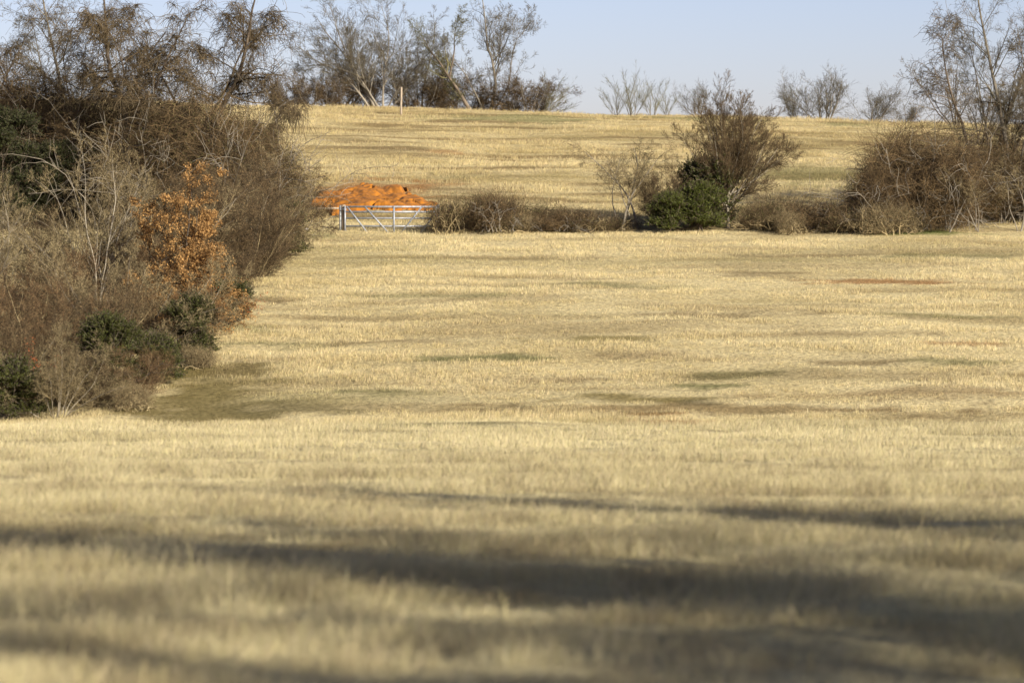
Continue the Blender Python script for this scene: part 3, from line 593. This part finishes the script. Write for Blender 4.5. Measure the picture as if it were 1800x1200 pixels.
place('evergreen_low', 'evergreen_bush', "dull green shrub rising behind the two bright green bushes", 'bush', 1240, 151.6, 1.5, 40, sz=1.75)
place('thicket', 'brown_shrub', "brown twiggy shrub between the saplings and the bright green bushes", 'shrub', 1185, 152, .75, 40)
HB = "low brown brambles along the gate line"
for i, (px, dd, s, sz, rot, lb) in enumerate([(818, 149.9, .72, 1.05, 10, "brown brambles touching the right end of the gate"), (868, 150.2, .9, .9, 100, "low brown brambles second clump from the gate"),
        (930, 150.4, .95, .75, 200, "low brown brambles halfway between the gate and the saplings"), (1000, 150.6, .9, .5, 250, "sparse low brambles just left of the bare saplings"), (1060, 150.5, .8, .45, 30, "dark low brambles around the feet of the bare saplings"),
        (1355, 151.2, .85, .8, 60, "brown brambles just right of the vase shaped tree"), (1420, 150.6, .95, .72, 160, "brown brambles halfway from the vase shaped tree to the tangled mound"), (1482, 150.3, .9, .7, 260, "brown brambles against the left foot of the big tangled mound")]):
    place('mound_ragged' if i in (0, 2, 4, 5, 7) else 'mound_low', 'bramble', lb, 'bramble', px, dd, s, rot, HB, sz=sz)
WD = "dry dead weeds along the gate line"
place('weeds', 'dead_weeds', "dry dead weeds at the foot of the vase shaped tree", 'weeds', 1325, 151.8, .8, 0, WD)
place('weeds', 'dead_weeds', "dry dead weeds midway along the brambles right of the vase shaped tree", 'weeds', 1390, 149.4, .8, 90, WD)
place('weeds', 'dead_weeds', "dry dead weeds in front of the big tangled mound", 'weeds', 1560, 148.6, 1.1, 200, WD)
place('weeds', 'dead_weeds', "dry dead weeds right of the gate in front of the brambles", 'weeds', 905, 149.2, .7, 20, WD)
place('mound', 'tangled_mound', "big brown mound of tangled vines, widest thing on the right of the gate line", 'bush', 1624, 151, .96, 0)
place('mound', 'tangled_mound', "lower brown vine mound at the left foot of the big one", 'bush', 1545, 150.2, .58, 120, sz=.6)
place('mound_wide', 'tangled_mound', "loose vine tangle under the tall bare trees at the right edge", 'bush', 1750, 154, .72, 30, sz=.6)
place('mound', 'tangled_mound', "vine tangle at the right edge of the frame beyond the tall trees", 'bush', 1850, 154, .75, 230)
place('tall_tree', 'bare_tree', "tallest bare tree at the right edge with a pale straight trunk", 'tree', 1776, 154, 1.0, 0)
place('forked_tree', 'bare_tree', "vine hung bare tree forking left, beside the tallest right edge tree", 'tree', 1752, 155, .98, 0)
place('tall_tree', 'bare_tree', "bare tree cut by the right edge of the frame", 'tree', 1838, 157, .95, 200)
place('sapling', 'sapling', "thin tan sapling in front of the right edge of the tangled mound", 'tree', 1667, 149.4, .9, 30)
place('sapling', 'sapling', "thin tan sapling below the forked tree near the right edge", 'tree', 1722, 149.6, .85, 220)
place('sapling', 'sapling', "thin tan sapling nearest the right edge of the frame", 'tree', 1792, 149.4, .95, 100)

# ------------------------------------------------------------------ left hedgerow
VT = "vine hung trees behind the left hedgerow"
place('vine_tree', 'bare_tree', "tall vine hung tree, left of the two trunks close together at upper left", 'tree', 279, 150, 1.0, 0, VT)
place('vine_tree', 'bare_tree', "tall vine hung tree, right of the two trunks close together at upper left", 'tree', 316, 152, .96, 200, VT)
place('tall_tree', 'bare_tree', "dark straight trunked bare tree left of the paired pale trunks", 'tree', 130, 160, 1.02, 60)
place('vine_tree', 'bare_tree', "bare tree reaching in from the left edge at the top of the photo", 'tree', -45, 162, .98, 90, VT)
place('forked_tree', 'bare_tree', "bare tree between the dark straight trunk and the left edge", 'tree', 60, 154, .85, 180)
place('forked_tree', 'bare_tree', "bare tree between the dark straight trunk and the paired pale trunks", 'tree', 195, 156, .9, 20)
place('arching_tree', 'bare_tree', "tree arching right under a heavy curtain of hanging vines above the hill line", 'tree', 325, 153, .86, 0)
place('arching_tree', 'bare_tree', "smaller drooping vine covered tree at the left of the arching one", 'tree', 388, 157, .72, 175)
EV = "dark evergreens behind the left hedgerow"
place('evergreen_tall', 'evergreen_tree', "dark evergreen tree at the left edge halfway up the photo", 'tree', 5, 150, .92, 0, EV)
place('evergreen_tall', 'evergreen_tree', "dark evergreen tree second from the left edge behind the pale stemmed shrub", 'tree', 100, 151, .64, 100, EV)
place('evergreen_tall', 'evergreen_tree', "dark evergreen half hidden behind brown vines right of the pale stemmed shrub", 'tree', 205, 150, .62, 200, EV)
MW = "large brown vine mounds in the left hedgerow"
for px, dd, s, rot, lb in [(180, 153, .95, 0, "brown vine mound behind the pale stemmed shrub under the dark straight trunk"), (270, 149, .95, 80, "brown vine mound round the paired pale trunks above the orange leaved oak"),
        (350, 147, .98, 150, "brown vine mound just right of the paired pale trunks"), (432, 149, .85, 220, "brown vine mound at the right end of the left hedgerow below the arching tree"), (55, 156, 1.1, 20, "brown vine mound on top of the dark evergreens near the left edge")]:
    place('mound_wide', 'tangled_mound', lb, 'bush', px, dd, s, rot, MW)
TH = "brown twiggy thickets in the left hedgerow"
for kx, px, dd, s, rot, lb in [('thicket', 432, 148, 1.1, 0, "tall brown thicket nearest the gate at the right end of the left hedgerow"), ('thicket', 440, 141, 1.05, 60, "brown thicket right of the orange leaved oak, behind the last evergreen"),
        ('thicket', 398, 136, 1.05, 120, "brown thicket just behind the top of the orange leaved oak"), ('thicket', 420, 131, .85, 170, "grey brown thicket at the right flank of the orange leaved oak"), ('thicket', 318, 130, 1.05, 220, "brown thicket immediately left of the orange leaved oak crown"),
        ('thicket', 385, 123, .62, 290, "small thicket at the right foot of the orange leaved oak"), ('red_thicket', 235, 119, .8, 0, "reddish brown thicket between the pale stemmed shrub and the orange leaved oak"), ('thicket', 120, 122, .9, 33, "thicket in the shade left of the pale stemmed shrub"),
        ('red_thicket', 290, 110, .62, 77, "reddish thicket above the dull green bush"), ('red_thicket', 60, 112, .9, 200, "reddish thicket left of the pale stemmed shrub, further back of two"), ('red_thicket', 20, 105, .85, 250, "reddish thicket at the left edge, nearer of two"),
        ('thicket', 150, 107, .7, 150, "thicket at the foot of the pale stemmed shrub above the bright green bush"), ('thicket', 60, 99, .62, 20, "low brown thicket between the left edge and the small bare bush"), ('thicket', 150, 98.5, .42, 320, "low brown thicket in front of the bright green bush"),
        ('red_thicket', 225, 100, .45, 110, "lowest reddish thicket at the near right foot of the dull green bush"), ('thicket', -30, 102, 1.0, 10, "thicket cut by the left edge of the frame")]:
    place(kx, 'brown_shrub', lb, 'shrub', px, dd, s, rot, TH)
place('stem_shrub', 'leafless_shrub', "tall pale stemmed bare shrub fanning up in the middle of the left hedgerow", 'shrub', 165, 117, .98, 0)
place('stem_shrub', 'leafless_shrub', "pale stemmed bare shrub at the left edge before the dark evergreen", 'shrub', -25, 114, .8, 120)
place('stem_shrub', 'leafless_shrub', "pale stemmed shrub standing at the right end of the left hedgerow near the gate", 'shrub', 455, 144.5, .66, 40)
place('stem_shrub', 'leafless_shrub', "pale stemmed bare shrub standing between the orange leaved oak and the hedgerow end", 'shrub', 436, 134, .55, 200)
place('spread_shrub', 'leafless_shrub', "wide low bare shrub spreading pale branches to the right above the green bushes", 'shrub', 215, 108, 1.0, 0)
place('spread_shrub', 'leafless_shrub', "wide bare shrub spreading pale branches toward the gate at the hedgerow end", 'shrub', 430, 146, .72, 0)
place('spread_shrub', 'leafless_shrub', "bare shrub with pale branches at the right flank of the orange leaved oak", 'shrub', 400, 134, .85, 20)
place('spread_shrub', 'leafless_shrub', "small bare bush with forked pale stems at the near end of the left hedgerow", 'shrub', 95, 96.5, .60, 200)
place('spread_shrub', 'leafless_shrub', "bare shrub spreading pale branches in from the left edge low down", 'shrub', -20, 99, .7, 10)
place('orange_oak', 'oak_tree', "small oak covered in dead orange brown leaves in the left hedgerow", 'tree', 352, 114.5, .98, 0, tilt=(0, -7))
place('red_leaved_shrub', 'red_leaved_shrub', "shrub with red orange leaves at the left edge low down", 'shrub', 5, 97, .95, 0)
place('red_leaved_shrub', 'red_leaved_shrub', "bits of red leaves at the foot of the orange leaved oak", 'shrub', 388, 116, .75, 90)
place('evergreen_ragged', 'evergreen_bush', "dark green bush below the orange leaved oak", 'bush', 340, 108, .78, 30)
place('evergreen_low', 'evergreen_bush', "small dark green bush right of the bush below the orange leaved oak", 'bush', 398, 117, .85, 80)
place('evergreen_ragged', 'evergreen_bush', "brightest and tallest green bush at the near end of the left hedgerow", 'bush', 188, 100, .92, 210)
place('evergreen_low', 'evergreen_bush', "dull green bush low to the right of the tallest near green bush", 'bush', 270, 103, .85, 260)
place('evergreen_low', 'evergreen_bush', "green bush at the left edge low down under the red orange leaves", 'bush', 15, 96, 1.0, 300)
place('evergreen_cone', 'evergreen_bush', "dark green bush closing the left hedgerow by the fence rail near the gate", 'bush', 503, 139.5, 1.1, 0)
place('evergreen_cone', 'evergreen_bush', "dark green bush just behind the one that closes the hedgerow", 'bush', 480, 137.5, .85, 100)
place('weeds', 'dead_weeds', "dry dead weeds on the grass below the dark green bush", 'weeds', 338, 106.5, .55, 0)
place('weeds', 'dead_weeds', "tan dead weeds at the near right foot of the left hedgerow", 'weeds', 230, 98, .6, 100)

# ------------------------------------------------------------------ trees behind the photographer whose shade lies across the near grass
SH = "bare trees standing beside the photographer out of frame"
def shade(gx0, gy0, hh, key, s, rot, label):
    """stand a tree so that what is hh metres up in it shades the ground at (gx0, gy0)"""
    L = hh / math.tan(SUN_EL); X = gx0 + L * math.sin(SUN_AZ); Y = gy0 + L * math.cos(SUN_AZ)
    place(key, 'bare_tree', label, 'tree', 0, Y, s, rot, SH, X=X)
shade(-.3, 28.0, 6.5, 'column_tree', 1.0, 0, "narrow tree beside the photographer, first to the right")
shade(-3.6, 33.2, 8, 'column_tree', .95, 90, "narrow tree beside the photographer, second to the right")
shade(3.2, 40.2, 6, 'column_tree', .9, 50, "narrow tree beside the photographer, third to the right")
shade(6.4, 38.4, 6, 'column_tree', .9, 150, "narrow tree beside the photographer, fourth to the right")
shade(1.6, 20.4, 7, 'vine_tree', .6, 240, "small tree behind the photographer, on the right")
shade(-2.0, 20.8, 7, 'vine_tree', .62, 200, "small tree behind the photographer, on the left")
shade(0, 19.8, 6, 'forked_tree', .6, 20, "small forked tree behind the photographer, in the middle")
shade(2.9, 25.4, 7, 'tall_tree', .9, 20, "tall bare tree behind the photographer, first from the right")
shade(-3.8, 34.8, 8, 'tall_tree', .9, 150, "tall bare tree behind the photographer whose shade reaches farthest left")
shade(4.2, 33, 8, 'tall_tree', .9, 250, "tall bare tree beside the photographer, far right")
shade(-6.2, 37.5, 9, 'column_tree', 1.05, 150, "tallest narrow tree behind the photographer")
shade(0.2, 42.5, 7, 'column_tree', .9, 250, "slender tree beside the photographer, far right")
shade(5.5, 40.6, 6, 'tall_tree', .75, 80, "slender bare tree beside the photographer, farthest right")
shade(3.6, 22.9, 7, 'column_tree', .85, 300, "slender tree behind the photographer, on the right")
shade(-2.3, 21.0, 5, 'column_tree', .56, 10, "slender sapling tree behind the photographer, first of three")
shade(-.4, 20.0, 5, 'column_tree', .58, 100, "slender sapling tree behind the photographer, second of three")
shade(1.6, 19.4, 5, 'column_tree', .56, 220, "slender sapling tree behind the photographer, third of three")
shade(-3.5, 29.5, 9, 'forked_tree', .95, 15, "forked tree behind the photographer, farther left than the others")
shade(.5, 33.5, 9, 'forked_tree', 1.0, 135, "forked tree behind the photographer, the largest of them")
shade(.3, 24.0, 8, 'forked_tree', .85, 300, "forked tree behind the photographer, the smallest of them")
